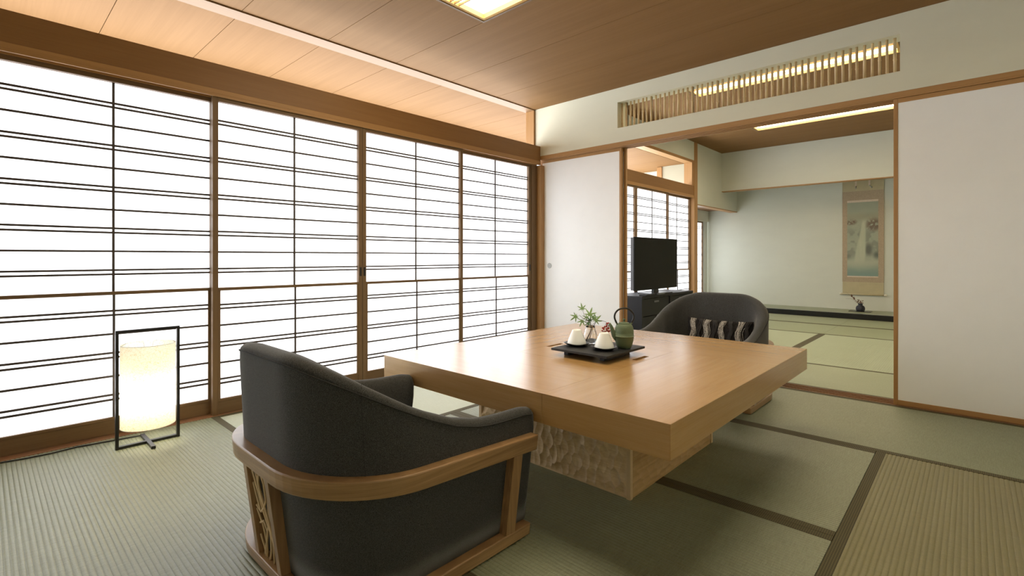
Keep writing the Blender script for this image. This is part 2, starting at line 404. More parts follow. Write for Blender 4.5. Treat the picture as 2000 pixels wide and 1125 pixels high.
for i, b in enumerate(BX):
    x = bar_x(b); r = .0084 * random.uniform(.9, 1.1); y = .055
    node = random.uniform(RZ0 + .02, RZ1 - .02); q = MB(); prof = []
    zs = sorted([RZ0 + .0005, node - .006, node - .002, node + .002, node + .006, RZ1 - .0005])
    t_ = random.uniform(-.0015, .0015)
    q.tube([(x + t_ * (z - RZ0) * 8, y, z) for z in zs], [r * (1.16 if abs(z - node) < .003 else 1) * (1 + .015 * random.uniform(-1, 1)) for z in zs], 10)
    if i % 9 == 7 or i in (1, 21, 47): MB().tube([(x + .006, y + .012, RZ0 + .001), (x + .004, y + .012, RZ1 - .001)], .0035, 6).build('bamboo_sliver', 'bamboo2', bars)
    q.build('bamboo_bar', 'bamboo', bars)

# lintel beam and head rail over the paper screens, both rooms; transom posts, wall posts
def side_beam(n1, n2, y0, y1):
    struct(MB().box(-.10, -.004, y0, y1, 1.893, 2.042).build(n1, 'beam', bevel=.002))
    o = struct(bpy.data.objects.new(n2, None)); COL.objects.link(o); o.location = (0, y0, 1.852)
    m = MB().box(-.10, .0, y0, y1, 1.867, 1.893)
    for a, b in ((-.012, 0), (-.055, -.050), (-.10, -.092)): m.box(a, b, y0, y1, 1.852, 1.867)
    m.build('head_rail', 'trim_y', o, .001)
side_beam('trim_5', 'trim_6', YS, -.0); side_beam('trim_7', 'trim_8', .14, 3.78)
struct(MB().box(-.182, -.075, -.02, .14, 2.042, 2.418).build('trim_9', 'trim_z', bevel=.002))
struct(MB().box(-.13, -.0, 3.70, 3.80, 2.042, 2.40).build('trim_10', 'trim_z', bevel=.002))
struct(MB().box(-.10, -.05, -.084, .0, -.002, 1.852).build('trim_11', 'dark_z', bevel=.002))
struct(MB().box(-.13, .006, 3.775, 3.90, -.002, CZ2).build('trim_12', 'trim_z', bevel=.003))
struct(MB().box(-.10, .0, -3.95, -3.868, -.002, 1.852).build('trim_13', 'trim_z', bevel=.002))
struct(MB().box(-.10, -.0, .0, .14, -.002, 1.852).build('trim_14', 'trim_z', bevel=.002))
# sills under the screens
for nm, a, b in (('trim_15', YS, 0.0), ('trim_16', .14, 3.9)):
    struct(MB().box(-.11, -.001, a, b, -.06, .002).build(nm, 'sill_y', bevel=.001))
# corridor outside the screens: floor, outer wall with glazing bars, end walls
struct(MB().box(-1.3, -.11, YS, 4.2, -.08, -.02).build('floor', 'ceil_y'))
ow = MB().box(-1.38, -1.30, YS, 4.2, -.1, .12).box(-1.38, -1.30, YS, 4.2, 2.25, 2.5)
struct(ow.build('wall_outer', 'plaster'))
wf = struct(bpy.data.objects.new('window_1', None)); COL.objects.link(wf); wf.location = (-1.34, 0, .12)
for k in range(6): MB().box(-1.36, -1.32, YS + k * 1.8, YS + k * 1.8 + .05, .12, 2.25).build('window_post', 'dark_z', wf)
struct(MB().box(-1.3, -.65, 4.2, 4.3, -.1, 2.5).build('wall_outer', 'plaster'))
M['plaster3'] = m_plaster('cream_plaster', (.46, .44, .34))
struct(MB().box(-.575, -.12, 3.86, 3.96, -.1, 2.5).build('wall_outer', 'plaster3'))
struct(MB().box(-.66, -.575, 3.84, 3.98, -.1, 2.42).build('trim_17', 'trim_z'))
struct(MB().box(-1.9, 4.0, YS - .3, 6.1, 2.86, 2.95).build('ceiling', 'black'))     # roof slab over everything

# second room: hanging wall, alcove lintel wall, alcove
struct(MB().box(-.12, .0, 3.90, YB, 1.765, CZ2).build('wall_left', 'plaster2'))
struct(MB().box(-.12, .002, 3.90, YB, 1.75, 1.765).build('trim_18', 'trim_y'))
struct(MB().box(.0, XE, YT, YT + .1, 2.068, CZ2).build('wall_alcove', 'plaster2'))
struct(MB().box(.0, XE, YT - .002, YT + .1, 2.055, 2.068).build('trim_19', 'trim_x'))
struct(MB().box(-.62, XE, YB, YB + .1, -.05, 2.9).build('wall_back', 'plaster2'))
struct(MB().box(.0, XE, YT + .1, YB, 2.60, 2.66).build('ceiling', 'ceil_x'))
struct(MB().box(-.60, -.10, 3.96, YB, 1.805, 1.85).build('ceiling', 'sill_y'))
sw = MB().box(-.60, -.53, 3.96, YB, 1.60, 1.83).box(-.60, -.53, 3.96, 4.1, 0, 1.6).box(-.60, -.53, 3.96, YB, -.05, .1)
struct(sw.build('wall_side', 'plaster2'))
struct(MB().box(-.60, -.545, 5.53, 5.70, .1, 1.6).build('trim_20', 'white', bevel=.002))
struct(MB().box(-.60, XE, 4.99, YB, -.05, .072).build('floor', 'tat2_x'))
alc = MB().box(-.60, XE, 4.985, 5.045, -.002, .078).build('trim_21', 'toko_black', bevel=.003); struct(alc)
am = MB().box(-.5, XE, 5.047, YB - .004, .07, .079).build('alcove_mat', 'tat2_x'); tag(am, 'long rush mat on the floor of the alcove under the scroll', 'mat')
MB().box(-.5, XE, 5.047, 5.055, .078, .0805).build('border', 'white', am); MB().box(-.5, XE, YB - .014, YB - .004, .078, .0805).build('border', 'white', am)  # pale strips stand in for the highlight along the lacquer edge

# ------------------------------------------------------------------ paper screens
UP = [1.722, 1.701, 1.603, 1.502, 1.481, 1.384, 1.285, 1.263, 1.167, 1.071, 1.048, .951, .853, .831]
LO = [.642, .620, .522, .424, .400, .303, .207, .182]
def shoji(y0, y1, xf, label, pulls=(), full=True):
    """xf: x of the face towards the room"""
    t = thing('shoji_screen', label, 'sliding screen', (xf, (y0 + y1) / 2, .002), 0, 'paper screens along the window side')
    xb = xf - .032; s = .029; zt, zb = 1.829, .092
    for a, b in ((y0, y0 + s), (y1 - s, y1)): MB().box(xb, xf, a, b, .002, 1.864).build('stile', 'dark_z', t, .0012)
    MB().box(xb, xf, y0 + s, y1 - s, zt, 1.864).build('top_rail', 'dark_y', t, .001)
    MB().box(xb, xf - .004, y0 + s, y1 - s, .004, .078).build('bottom_rail', 'dark_y', t, .001)
    MB().box(xb, xf, y0 + s, y1 - s, .078, zb).build('bottom_bead', 'dark_y', t, .001)
    MB().box(xb, xf, y0 + s, y1 - s, .725, .742).build('middle_rail', 'dark_y', t, .001)
    for a, b in ((y0 + s, y0 + s + .012), (y1 - s - .012, y1 - s)): MB().box(xf - .010, xf - .002, a, b, zb, .725).build('lower_bead', 'dark_z', t)
    ya, yb_ = y0 + s, y1 - s; yc = (y0 + y1) / 2; h = .0052
    for z in UP: MB().box(xf - .026, xf - .018, ya, yb_, z - h, z + h).build('muntin', 'muntin', t)
    for z in LO: MB().box(xf - .012, xf - .004, ya, yb_, z - h, z + h).build('muntin', 'muntin', t)
    MB().box(xf - .0265, xf - .0175, yc - h, yc + h, .742, zt).build('muntin', 'muntin', t)
    MB().box(xf - .0125, xf - .0035, yc - h, yc + h, zb, .725).build('muntin', 'muntin', t)
    MB().add([(xf - .028, ya, .742), (xf - .028, yb_, .742), (xf - .028, yb_, zt), (xf - .028, ya, zt)], [(0, 1, 2, 3)]).build('paper', 'paper', t)
    MB().add([(xf - .015, ya, zb), (xf - .015, yb_, zb), (xf - .015, yb_, .725), (xf - .015, ya, .725)], [(0, 1, 2, 3)]).build('paper', 'paper', t)
    for side in pulls:
        yy = y0 + .014 if side < 0 else y1 - .014
        MB().box(xf - .002, xf + .0015, yy - .008, yy + .008, .785, .848).build('finger_pull', 'pull', t, .001)
    return t
XI, XO = -.016, -.058
shoji(-3.868, -2.922, XO, 'paper lattice screen at the left edge, behind the floor lamp')
shoji(-2.952, -1.9925, XI, 'wide paper lattice screen beyond the near armchair back', (1,))
shoji(-1.9895, -1.030, XI, 'paper lattice screen third from the left, its left stile meeting a black finger pull', (-1,))
shoji(-1.062, -.086, XO, 'narrowest-looking paper lattice screen of the main room, beside the corner post', (1,))
shoji(-4.885, -3.955, XI, 'added unseen paper lattice screen left of the one behind the floor lamp, outside the picture')  # added out of view so more daylight reaches the room
shoji(-5.81, -4.88, XO, 'added unseen paper lattice screen at the near end of the room, outside the picture')  # likewise added, lets daylight in from behind the camera
shoji(.142, 1.09, XO, 'paper lattice screen in the far room hidden mostly behind the white sliding door')
shoji(1.05, 1.975, XI, 'paper lattice screen in the far room at the left end of the television cabinet')
shoji(1.978, 2.925, XI, 'paper lattice screen in the far room behind the television', ())
shoji(2.885, 3.775, XO, 'paper lattice screen in the far room beside the wooden post, right of the television', (1,))
# small screen of the side alcove
t = thing('alcove_screen', 'small paper screen in the alcove window past the wooden post', 'sliding screen', (-.57, 4.8, .1))
for a, b in ((4.1, 4.13), (5.50, 5.53)): MB().box(-.59, -.56, a, b, .1, 1.6).build('stile', 'dark_z', t)
MB().box(-.59, -.56, 4.13, 5.5, 1.57, 1.6).build('top_rail', 'dark_y', t); MB().box(-.59, -.56, 4.13, 5.5, .1, .14).build('bottom_rail', 'dark_y', t)
for z in (1.498, 1.470, 1.352, 1.236, 1.216, 1.099, .978, .960, .846, .720, .697, .588, .477, .455, .336, .23, .21): MB().box(-.578, -.570, 4.13, 5.5, z - .005, z + .005).build('muntin', 'muntin', t)
MB().box(-.5785, -.5695, 4.81, 4.818, .14, 1.57).build('muntin', 'muntin', t)
MB().add([(-.58, 4.13, .14), (-.58, 5.5, .14), (-.58, 5.5, 1.57), (-.58, 4.13, 1.57)], [(0, 1, 2, 3)]).build('paper', 'paper', t)

# ------------------------------------------------------------------ sliding doors of white paper
def fusuma(x0, x1, yf, label, pull=None, top=.0):
    t = thing('fusuma_door', label, 'sliding door', ((x0 + x1) / 2, yf, .004), 0, 'white sliding doors between the rooms')
    d = .028
    for a, b in ((x0, x0 + .022), (x1 - .022, x1)): MB().box(a, b, yf, yf + d, .004, 1.905).build('stile', 'trim_z', t, .0015)
    MB().box(x0 + .022, x1 - .022, yf, yf + d, .004, .034).build('bottom_rail', 'trim_x', t, .0015)
    MB().box(x0 + .022, x1 - .022, yf, yf + d, 1.878, 1.905).build('top_rail', 'trim_x', t, .0015)
    MB().box(x0 + .022, x1 - .022, yf + .003, yf + d - .003, .034, 1.878).build('paper_panel', 'fusuma', t)
    if pull is not None:
        p = MB(); n = 28
        ring = [(.021, -.0015), (.026, -.003), (.027, .0), (.027, .004)]
        for (r0, y0_), (r1, y1_) in zip(ring, ring[1:]):
            vs = [(pull + r0 * math.cos(2 * PI * k / n), yf + .002 + y0_, .835 + r0 * math.sin(2 * PI * k / n)) for k in range(n)] + [(pull + r1 * math.cos(2 * PI * k / n), yf + .002 + y1_, .835 + r1 * math.sin(2 * PI * k / n)) for k in range(n)]
            p.add(vs, [(k, (k + 1) % n, n + (k + 1) % n, n + k) for k in range(n)], True)
        pl = p.build('door_pull', 'steel', t)
        vs = [(pull + .021 * math.cos(2 * PI * k / n), yf + .0008, .835 + .021 * math.sin(2 * PI * k / n)) for k in range(n)]
        MB().add(vs, [tuple(range(n))]).build('pull_cup', 'steel', pl)
    return t
fusuma(-.05, .893, .056, 'white paper sliding door at the room corner with a round metal pull', .066)
fusuma(-.05, .912, .100, 'white paper sliding door stacked behind the one at the room corner')
fusuma(2.841, 3.80, .014, 'white paper sliding door at the right edge, right of the doorway')
fusuma(2.846, 3.80, .058, 'white paper sliding door stacked behind the one at the right edge')

# ------------------------------------------------------------------ recessed ceiling lights
def ceiling_light(L, z, label):
    x0, x1, y0, y1 = L
    t = thing('ceiling_light', label, 'ceiling light', ((x0 + x1) / 2, (y0 + y1) / 2, z), 0, 'recessed ceiling lights')
    H = .07; w_ = .022
    m = MB().box(x0 - .008, x1 + .008, y0 - .008, y0 + .006, z - .004, z + .02).box(x0 - .008, x1 + .008, y1 - .006, y1 + .008, z - .004, z + .02)
    m.box(x0 - .008, x0 + .006, y0 + .006, y1 - .006, z - .004, z + .02).box(x1 - .006, x1 + .008, y0 + .006, y1 - .006, z - .004, z + .02)
    m.build('frame', 'dark_x', t)
    i0, i1, j0, j1 = x0 + .006, x1 - .006, y0 + .006, y1 - .006
    m = MB().box(i0, i1, j0, j0 + w_, z + .001, z + H).box(i0, i1, j1 - w_, j1, z + .001, z + H)
    m.box(i0, i0 + w_, j0 + w_, j1 - w_, z + .001, z + H).box(i1 - w_, i1, j0 + w_, j1 - w_, z + .001, z + H)
    m.build('light_box', 'lampwood', t)
    MB().box(i0 + w_, i1 - w_, j0 + w_, j1 - w_, z + .030, z + .036).build('diffuser', 'glow', t)
    n = 14; a, b = j0 + .225, j1 - .225
    for k in range(n):
        yy = a + (b - a) * k / (n - 1); MB().box(i0 + w_, i1 - w_, yy - .004, yy + .004, z + .004, z + .016).build('slat', 'trim_x', t)
    return t
ceiling_light(L1, CZ, 'recessed ceiling light with a slatted centre in the main room')
ceiling_light(L2, CZ2, 'recessed ceiling light seen through the bamboo bars')
ceiling_light(L3, CZ2, 'recessed ceiling light in the far room, seen through the doorway')

# ------------------------------------------------------------------ table
TX0, TX1, TY0, TY1, TZ0, TZ1 = 1.155, 2.586, -2.562, -1.008, .352, .455
IX0, IX1, IY0, IY1 = 1.565, 2.124, -2.065, -1.55
tb = thing('low_table', 'large square low wooden table with thick top and carved block base', 'table', (1.86, -1.79, 0))
g = .0004
q_ = .0025
MB().box(TX0 + q_, IX1 - g, TY0 + q_, IY0 - g, TZ0, TZ1).build('top_board', 'table_x', tb)
MB().box(IX1 + g, TX1 - q_, TY0 + q_, IY1 - g, TZ0, TZ1).build('top_board', 'table_y', tb)
MB().box(IX0 + g, TX1 - q_, IY1 + g, TY1 - q_, TZ0, TZ1).build('top_board', 'table_x', tb)
MB().box(TX0 + q_, IX0 - g, IY0 + g, TY1 - q_, TZ0, TZ1).build('top_board', 'table_y', tb)
for a, b in ((TX0 + q_, IX1 - g), (IX1 + g, TX1 - q_)): MB().box(a, b, TY0, TY0 + q_, TZ0, TZ1).build('edge_board', 'table_x', tb, .0006)
for a, b in ((TX0 + q_, IX0 - g), (IX0 + g, TX1 - q_)): MB().box(a, b, TY1 - q_, TY1, TZ0, TZ1).build('edge_board', 'table_x', tb, .0006)
MB().box(TX0, TX0 + q_, TY0, TY1, TZ0, TZ1).build('edge_board', 'table_y', tb, .0006); MB().box(TX1 - q_, TX1, TY0, TY1, TZ0, TZ1).build('edge_board', 'table_y', tb, .0006)
# centre lid with two finger slots
s0, s1, sw_ = -1.855, -1.735, .024
e = .0012
lid = MB()
lx0, lx1, ly0, ly1 = IX0 + e, IX1 - e, IY0 + e, IY1 - e
lid.box(lx0, lx0 + .006, ly0, ly1, TZ1 - .03, TZ1).box(lx0 + .006, lx0 + .006 + sw_, ly0, s0, TZ1 - .03, TZ1).box(lx0 + .006, lx0 + .006 + sw_, s1, ly1, TZ1 - .03, TZ1)
lid.box(lx0 + .006 + sw_, lx1 - .03 - sw_, ly0, ly1, TZ1 - .03, TZ1)
lid.box(lx1 - .03 - sw_, lx1 - .03, ly0, s0, TZ1 - .03, TZ1).box(lx1 - .03 - sw_, lx1 - .03, s1, ly1, TZ1 - .03, TZ1).box(lx1 - .03, lx1, ly0, ly1, TZ1 - .03, TZ1)
lid.build('centre_lid', 'table_x', tb)
MB().box(IX0, IX1, IY0, IY1, TZ0, TZ1 - .045).build('lid_well', 'table_x', tb)
# base block with gouged faces
BX0, BX1, BY0, BY1 = 1.424, 2.256, -2.198, -1.388
MB().box(BX0 + .03, BX1 - .03, BY0 + .03, BY1 - .03, 0, TZ0).build('base_block', 'carved', tb)
cs = .018
for (x, y) in ((BX0, BY0), (BX1 - cs, BY0), (BX0, BY1 - cs), (BX1 - cs, BY1 - cs)):
    MB().box(x, x + cs, y, y + cs, 0.0, TZ0).build('corner_post', 'carved_z', tb, .0012)
def gouged(along, W, H, seed, cell=(.034, .056), amp=.0105):
    rnd = random.Random(seed); S = []
    nx, nz = int(W / cell[0]) + 2, int(H / cell[1]) + 2
    for i in range(-1, nx):
        for j in range(-1, nz): S.append(((i + .5 + rnd.uniform(-.42, .42) + (.5 if j % 2 else 0)) * cell[0], (j + .5 + rnd.uniform(-.45, .45)) * cell[1], rnd.uniform(-.35, .35)))
    NX, NZ = int(W / .0028), int(H / .0038); rows = []
    for b in range(NZ + 1):
        row = []
        for a in range(NX + 1):
            x, z = W * a / NX, H * b / NZ; best = 9
            for (sx_, sz_, tl) in S:
                dx = x - sx_ - tl * (z - sz_) * .5; 
                if abs(dx) > .08 or abs(z - sz_) > .14: continue
                dd = (dx / cell[0]) ** 2 + ((z - sz_) / cell[1]) ** 2
                if dd < best: best = dd
            row.append((x, z, min(best, .62) * amp * 2 * min(1, z / .014) + amp * .5 * max(0, 1 - z / .014)))
        rows.append(row)
    return rows
G1 = gouged('x', BX1 - BX0 - 2 * cs, TZ0, 3)
MB().rows([[(BX0 + cs + x, BY0 + .013 - h, z) for x, z, h in r] for r in G1], False).build('carved_face', 'carved', tb)
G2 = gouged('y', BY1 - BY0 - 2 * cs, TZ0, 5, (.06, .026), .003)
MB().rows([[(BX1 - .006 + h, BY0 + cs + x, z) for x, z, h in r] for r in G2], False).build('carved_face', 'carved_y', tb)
G3 = gouged('x', BX1 - BX0 - 2 * cs, TZ0, 8)
MB().rows([[(BX1 - cs - x, BY1 - .013 + h, z) for x, z, h in r] for r in G3]).build('carved_face', 'carved', tb)
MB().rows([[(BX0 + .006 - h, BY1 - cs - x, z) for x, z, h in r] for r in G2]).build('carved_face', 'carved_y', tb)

# ------------------------------------------------------------------ armchairs (local space, facing +y, back at y=0)
HW, RR = .41, .29
def Lz(z): return .715 + .05 * min(z, .34) / .34
def Sz(z): return .042 * (1 - z / .34) if z < .34 else -(z - .34) * .05
STN = [('r', 1 - (k / 16) ** 1.7) for k in range(17)] + [('a', k / 14) for k in range(1, 15)] + [('b', k / 10) for k in range(1, 11)] + [('c', k / 14) for k in range(1, 15)] + [('l', 1 - (1 - k / 16) ** 1.7) for k in range(1, 17)]
def pos(st, o, z):
    k, t_ = st; hw = HW - o; r = RR - o; y0 = Sz(z) + o; y1 = Lz(z); yc = y0 + r
    if k == 'r': return (hw, yc + (y1 - yc) * t_, z)
    if k == 'l': return (-hw, yc + (y1 - yc) * t_, z)
    if k == 'a': a = t_ * PI / 2; return (hw - r + r * math.cos(a), yc - r * math.sin(a), z)
    if k == 'c': a = t_ * PI / 2; return (-(hw - r) - r * math.sin(a), yc - r * math.cos(a), z)
    return (hw - r - 2 * (hw - r) * t_, y0, z)
HT = [(0, .638), (.03, .618), (.115, .569), (.20, .521), (.30, .468), (.40, .424), (.50, .397), (.58, .390), (.70, .387), (.735, .380), (.755, .366), (.775, .335)]
def Hs(st):
    y = pos(st, .03, .34)[1] - Sz(.34) - .03
    if st[0] == 'b': y = 0
    for (a, p), (b, q) in zip(HT, HT[1:]):
        if y <= b:
            u = (y - a) / (b - a); return p + (q - p) * u
    return HT[-1][1]
def armchair(label, loc, rz):
    t = thing('armchair', label, 'armchair', loc, rz, 'low grey armchairs')
    rows = []
    for st in STN:
        H = Hs(st); th = .084 if st[0] in 'rl' else .094
        sec = [(.03, .04), (.03, .12), (.03, .22), (.03, .32), (.031, H - .04), (.033, H), (.036, H + .008), (.043, H + .015), (.053, H + .0195), (.065, H + .0205), (th - .004, H + .014), (th + .006, H + .0), (th + .013, H - .02), (th + .018, H - .07), (th + .02, .25), (th + .022, .17)]
        rows.append([pos(st, o, z) for o, z in sec])
    def cap(row, sgn):
        c = [sum(p[i] for p in row) / len(row) for i in range(3)]; out = []
        for sc, dy in ((.96, .008), (.86, .014), (.55, .017)): out.append([((p[0] - c[0]) * sc + c[0], p[1] + dy, (p[2] - c[2]) * (1 - (1 - sc) * .5) + c[2]) for p in row])
        return out
    front = cap(rows[0], 1)[::-1]; back = cap(rows[-1], 1)
    m = MB(); m.rows([r[::-1] for r in front + rows + back], True, True, True)
    sh = m.build('upholstered_shell', 'fabric', t, own=True)
    MB().tube([pos(st, .0315, Hs(st)) for st in STN], .0022, 6).build('piping', 'pipe', sh, own=True)
    for st in (STN[17 + 4], STN[17 + 14 + 10 + 9]):
        H = Hs(st); MB().tube([pos(st, .0305, z) for z in (.045, .15, .25, .34, (H + .34) / 2, H)] + [pos(st, .045, H + .0162), pos(st, .062, H + .0210), pos(st, .078, H + .0155)], .0009, 5).build('seam', 'pipe', sh, own=True)
    # rails
    def rail(z0f, h, o1, name, fr):
        rws = []
        for st in STN:
            zb = z0f(pos(st, 0, .3)[1]); 
            rws.append([pos(st, -.002, zb), pos(st, -.002, zb + h), pos(st, o1, zb + h), pos(st, o1, zb)])
        m_ = MB(); m_.rows(rws, False, True, True)
        return m_.build(name, 'chair_h', t, .004, own=True)
    rail(lambda y: .272 + .055 * (.745 - y), .05, .046, 'arm_rail', 0)
    rail(lambda y: .004, .036, .05, 'base_rail', 0)
    # posts
    def post(cx, cy, wx, wy, name, mat='chair_z', dxt=0, dyt=0, zt=.29):
        p = [(cx - wx / 2, cy - wy / 2), (cx + wx / 2, cy - wy / 2), (cx + wx / 2, cy + wy / 2), (cx - wx / 2, cy + wy / 2)]
        MB().hexa([(a, b, .038) for a, b in p] + [(a + dxt, b + dyt, zt) for a, b in p]).build(name, mat, t, .0015, own=True)
    post(HW - .018, .625, .036, .042, 'front_post', dyt=.04, zt=.288); post(-HW + .018, .625, .036, .042, 'front_post', dyt=.04, zt=.288)
    for x in (-.079, .079): post(x, .062, .026, .042, 'back_post', dyt=-.037, zt=.314)
    # openwork panel between the back posts: branches cut from thin board
    q = MB(); rnd = random.Random(11)
    def P3(u, v): return (u, .052 - .036 * (v / .275), .04 + v)
    def strand(pts, r0=.0034):
        n = 10; out = []
        for k in range(n + 1):
            a = k / n * (len(pts) - 1); i = min(int(a), len(pts) - 2); f = a - i; f = f * f * (3 - 2 * f)
            out.append(P3(pts[i][0] + (pts[i + 1][0] - pts[i][0]) * f, pts[i][1] + (pts[i + 1][1] - pts[i][1]) * f))
        q.tube(out, r0, 6)
    S = [[(-.062, .275), (-.03, .20), (-.012, .15), (.02, .10), (.062, .02)], [(-.03, .275), (-.018, .21), (0, .17), (.02, .125), (.04, .07), (.045, 0)],
         [(.0, .275), (.022, .24), (.02, .19), (.0, .165)], [(.0, .275), (-.02, .235), (-.015, .19), (.0, .165)], [(.03, .275), (.045, .22), (.03, .16), (.045, .13), (.062, .12)],
         [(-.062, .15), (-.03, .14), (.0, .165)], [(-.062, .14), (-.03, .10), (-.02, .05), (-.03, 0)], [(-.05, 0), (-.02, .05), (.0, .09), (.02, .125)], [(-.01, 0), (.01, .04), (.022, .08), (.02, .125)],
         [(.02, 0), (.03, .05), (.04, .09), (.062, .12)], [(-.062, .06), (-.045, .03), (-.04, 0)], [(.062, .26), (.05, .22), (.062, .18)], [(-.062, .22), (-.045, .17), (-.03, .14)], [(.062, .07), (.05, .03), (.062, 0)], [(-.05, .1), (-.02, .115), (.0, .09)]]
    for s_ in S: strand(s_)
    q.build('openwork_panel', 'carved_z', t, own=True)
    # seat cushion and front panel
    c = MB(); n = 26; rws = []
    for (z, ins) in ((.06, .0), (.16, .0), (.165, -.006), (.20, -.012), (.225, -.004), (.238, .02), (.242, .06)):
        x1, y0_, y1_ = .30 - ins, .13 + ins, .735 - ins - (.03 if z < .16 else 0); rr = .12 if ins < .05 else .08; row = []
        for (cx, cy, a0) in ((x1 - .03, y1_ - .03, 0), (-x1 + .03, y1_ - .03, 90), (-x1 + rr, y0_ + rr, 180), (x1 - rr, y0_ + rr, 270)):
            r_ = .03 if a0 < 180 else rr
            for k in range(7):
                a = math.radians(a0 + 15 * k); row.append((cx + r_ * math.cos(a), cy + r_ * math.sin(a), z))
        rws.append(row)
    c.rows(rws, True, True, True); c.build('seat_cushion', 'fabric', t, own=True)
    return t
ch = armchair('low grey wool armchair seen from behind in the foreground', (1.715, -3.345, 0), 0)
for o in list(bpy.data.objects): KIDS.append(o)
def sub(o): return [x for x in KIDS if x.parent == o]
far = copy_tree(ch); far.location = (1.845, -.10, 0); far.rotation_euler = (0, 0, PI)
far['label'] = 'low grey wool armchair facing the camera across the table, holding a pillow'

# pillow on the far chair
pl = thing('pillow', 'dark oblong pillow with white ruffled bands on the far armchair', 'pillow', (1.885, -.315, .365), 0)
pw, ph, pd = .235, .12, .045
def pil(u, v, s_=1):
    e_ = (1 - abs(u) ** 3.2) * (1 - abs(v) ** 3.0); pin = 1 - .10 * (1 - u * u) * abs(v) ** 2 ; pinx = 1 - .06 * (1 - v * v) * abs(u) ** 2
    return Vector((u * pw * pinx, s_ * pd * max(0, e_) ** .45 , v * ph * pin))
lean = Matrix.Rotation(-.28, 3, 'X')
q = MB(); N = 24
q.rows([[lean @ pil(-1 + 2 * a / N, -1 + 2 * b / N, -1) for a in range(N + 1)] for b in range(N + 1)])
q.rows([[lean @ pil(-1 + 2 * a / N, -1 + 2 * b / N, 1) for a in range(N, -1, -1)] for b in range(N + 1)])
q.build('cushion', 'pillow', pl, own=True)
for k, u0 in enumerate((-.72, -.28, .17, .66, -.50, -.05, .42, .88)):
    wht = k < 4; f = MB(); rnd = random.Random(k)
    for j in range(20 if wht else 16):
        ph_ = rnd.uniform(0, 6.28); off = rnd.gauss(0, .045 if wht else .03); pts = []
        for i in range(9):
            v = -.93 + 1.86 * i / 8; u = max(-.96, min(.96, u0 + off + .035 * math.sin(v * 5 + ph_ * .25 + k))); p = pil(u, v, -1); p.y -= .004 + .012 * abs(math.sin(v * 9 + ph_)); pts.append(lean @ p)
        f.tube(pts, .0011 if wht else .0024, 4)
    f.build('ruffle', 'ruffle_w' if wht else 'ruffle_k', pl, own=True)

# ------------------------------------------------------------------ tray set on the table
ZT = TZ1
tr = thing('serving_tray', 'black slate tray on two feet in the middle of the table', 'tray', (1.89, -1.855, ZT))
MB().box(1.740, 2.046, -2.028, -1.688, .481, .4915).build('tray_board', 'slate', tr, .0015)
for x in (1.785, 1.985): MB().box(x - .012, x + .012, -1.97, -1.745, ZT, .481).build('foot', 'slate', tr, .001)
ZS = .4917
def saucer(x, y, label):
    prof = [(.001, .0), (.036, .0), (.042, .003), (.056, .009), (.063, .0135), (.0645, .0145), (.063, .0155), (.055, .0115), (.038, .0065), (.001, .006)]
    vs = MB().lathe(prof, (x, y, ZS), 40)
    vs.v = [(a, b, c + (.0022 * math.sin(3 * math.atan2(b - y, a - x) + 1) * ((math.hypot(a - x, b - y) / .064) ** 3))) for a, b, c in vs.v]
    o = vs.build('saucer', 'saucer'); return tag(o, label, 'saucer', 'black saucers on the tray')
def cup(x, y, label):
    z = ZS + .0068; prof = [(.0435, .0), (.0462, .0015), (.0462, .004), (.0445, .012), (.039, .028), (.0315, .046), (.0235, .064), (.0218, .0685), (.0195, .0705), (.0180, .0695), (.0172, .0665), (.001, .0665)]
    o = MB().lathe([(.001, .0)] + prof, (x, y, z), 40).build('teacup', 'cup'); return tag(o, label, 'teacup', 'white teacups on the tray')
C1, C2 = (1.794, -1.895), (1.948, -1.894)
saucer(*C1, 'black saucer under the left white teacup'); saucer(*C2, 'black saucer under the right white teacup, in front of the teapot')
cup(*C1, 'upturned white conical teacup on the left saucer'); cup(*C2, 'upturned white conical teacup on the right saucer')
# teapot
px_, py_, pz_ = 1.998, -1.80, ZS
tp = thing('teapot', 'green cast iron teapot with a tall black arched handle', 'teapot', (px_, py_, pz_))
rr_ = [(.001, 0), (.027, 0), (.0315, .004), (.038, .018), (.0432, .040), (.0447, .0565)]
ru = [(.0447, .0595), (.0443, .078), (.0422, .096), (.0372, .1085), (.0285, .1150), (.001, .1155)]
MB().lathe(rr_ + [(.0462, .0568), (.0465, .058), (.0462, .0592)] + ru, (px_, py_, pz_), 44).build('body', 'pot', tp)
MB().lathe([(.0452, .0565), (.0466, .0572), (.0466, .0588), (.0452, .0595)], (px_, py_, pz_), 44).build('seam_ring', plain('pot_ring', (.24, .28, .17), .5), tp)
ld = MB().lathe([(.026, .1150), (.0265, .1175), (.023, .120), (.010, .122), (.0045, .124), (.0045, .129), (.0065, .1345), (.0065, .1385), (.001, .139)], (px_, py_, pz_), 28).build('lid', 'pot', tp)
RV = Vector((math.cos(math.atan2(898.5, 966.6)), math.sin(math.atan2(898.5, 966.6)), 0))
def onp(a, z, d=0): 
    f_ = Vector((-RV.y, RV.x, 0)); return Vector((px_, py_, pz_)) + RV * a + f_ * d + Vector((0, 0, z))
MB().tube([onp(-.034, .042), onp(-.046, .058), onp(-.054, .080), onp(-.061, .101), onp(-.070, .1165)], [.012, .0125, .0100, .0078, .0062], 14).build('spout', 'pot', tp)
for s_ in (-1, 1): MB().tube([onp(s_ * .030, .107), onp(s_ * .034, .116), onp(s_ * .038, .121)], .004, 8).build('handle_lug', 'pot', tp)
hp = []
for k in range(25):
    a = PI * (-.13 + 1.26 * k / 24); hp.append(onp(.0455 * math.cos(a), .148 + .040 * math.sin(a)))
hp = [onp(.036, .119)] + hp + [onp(-.036, .119)]
MB().tube(hp, .0043, 10).build('handle', 'black', tp)
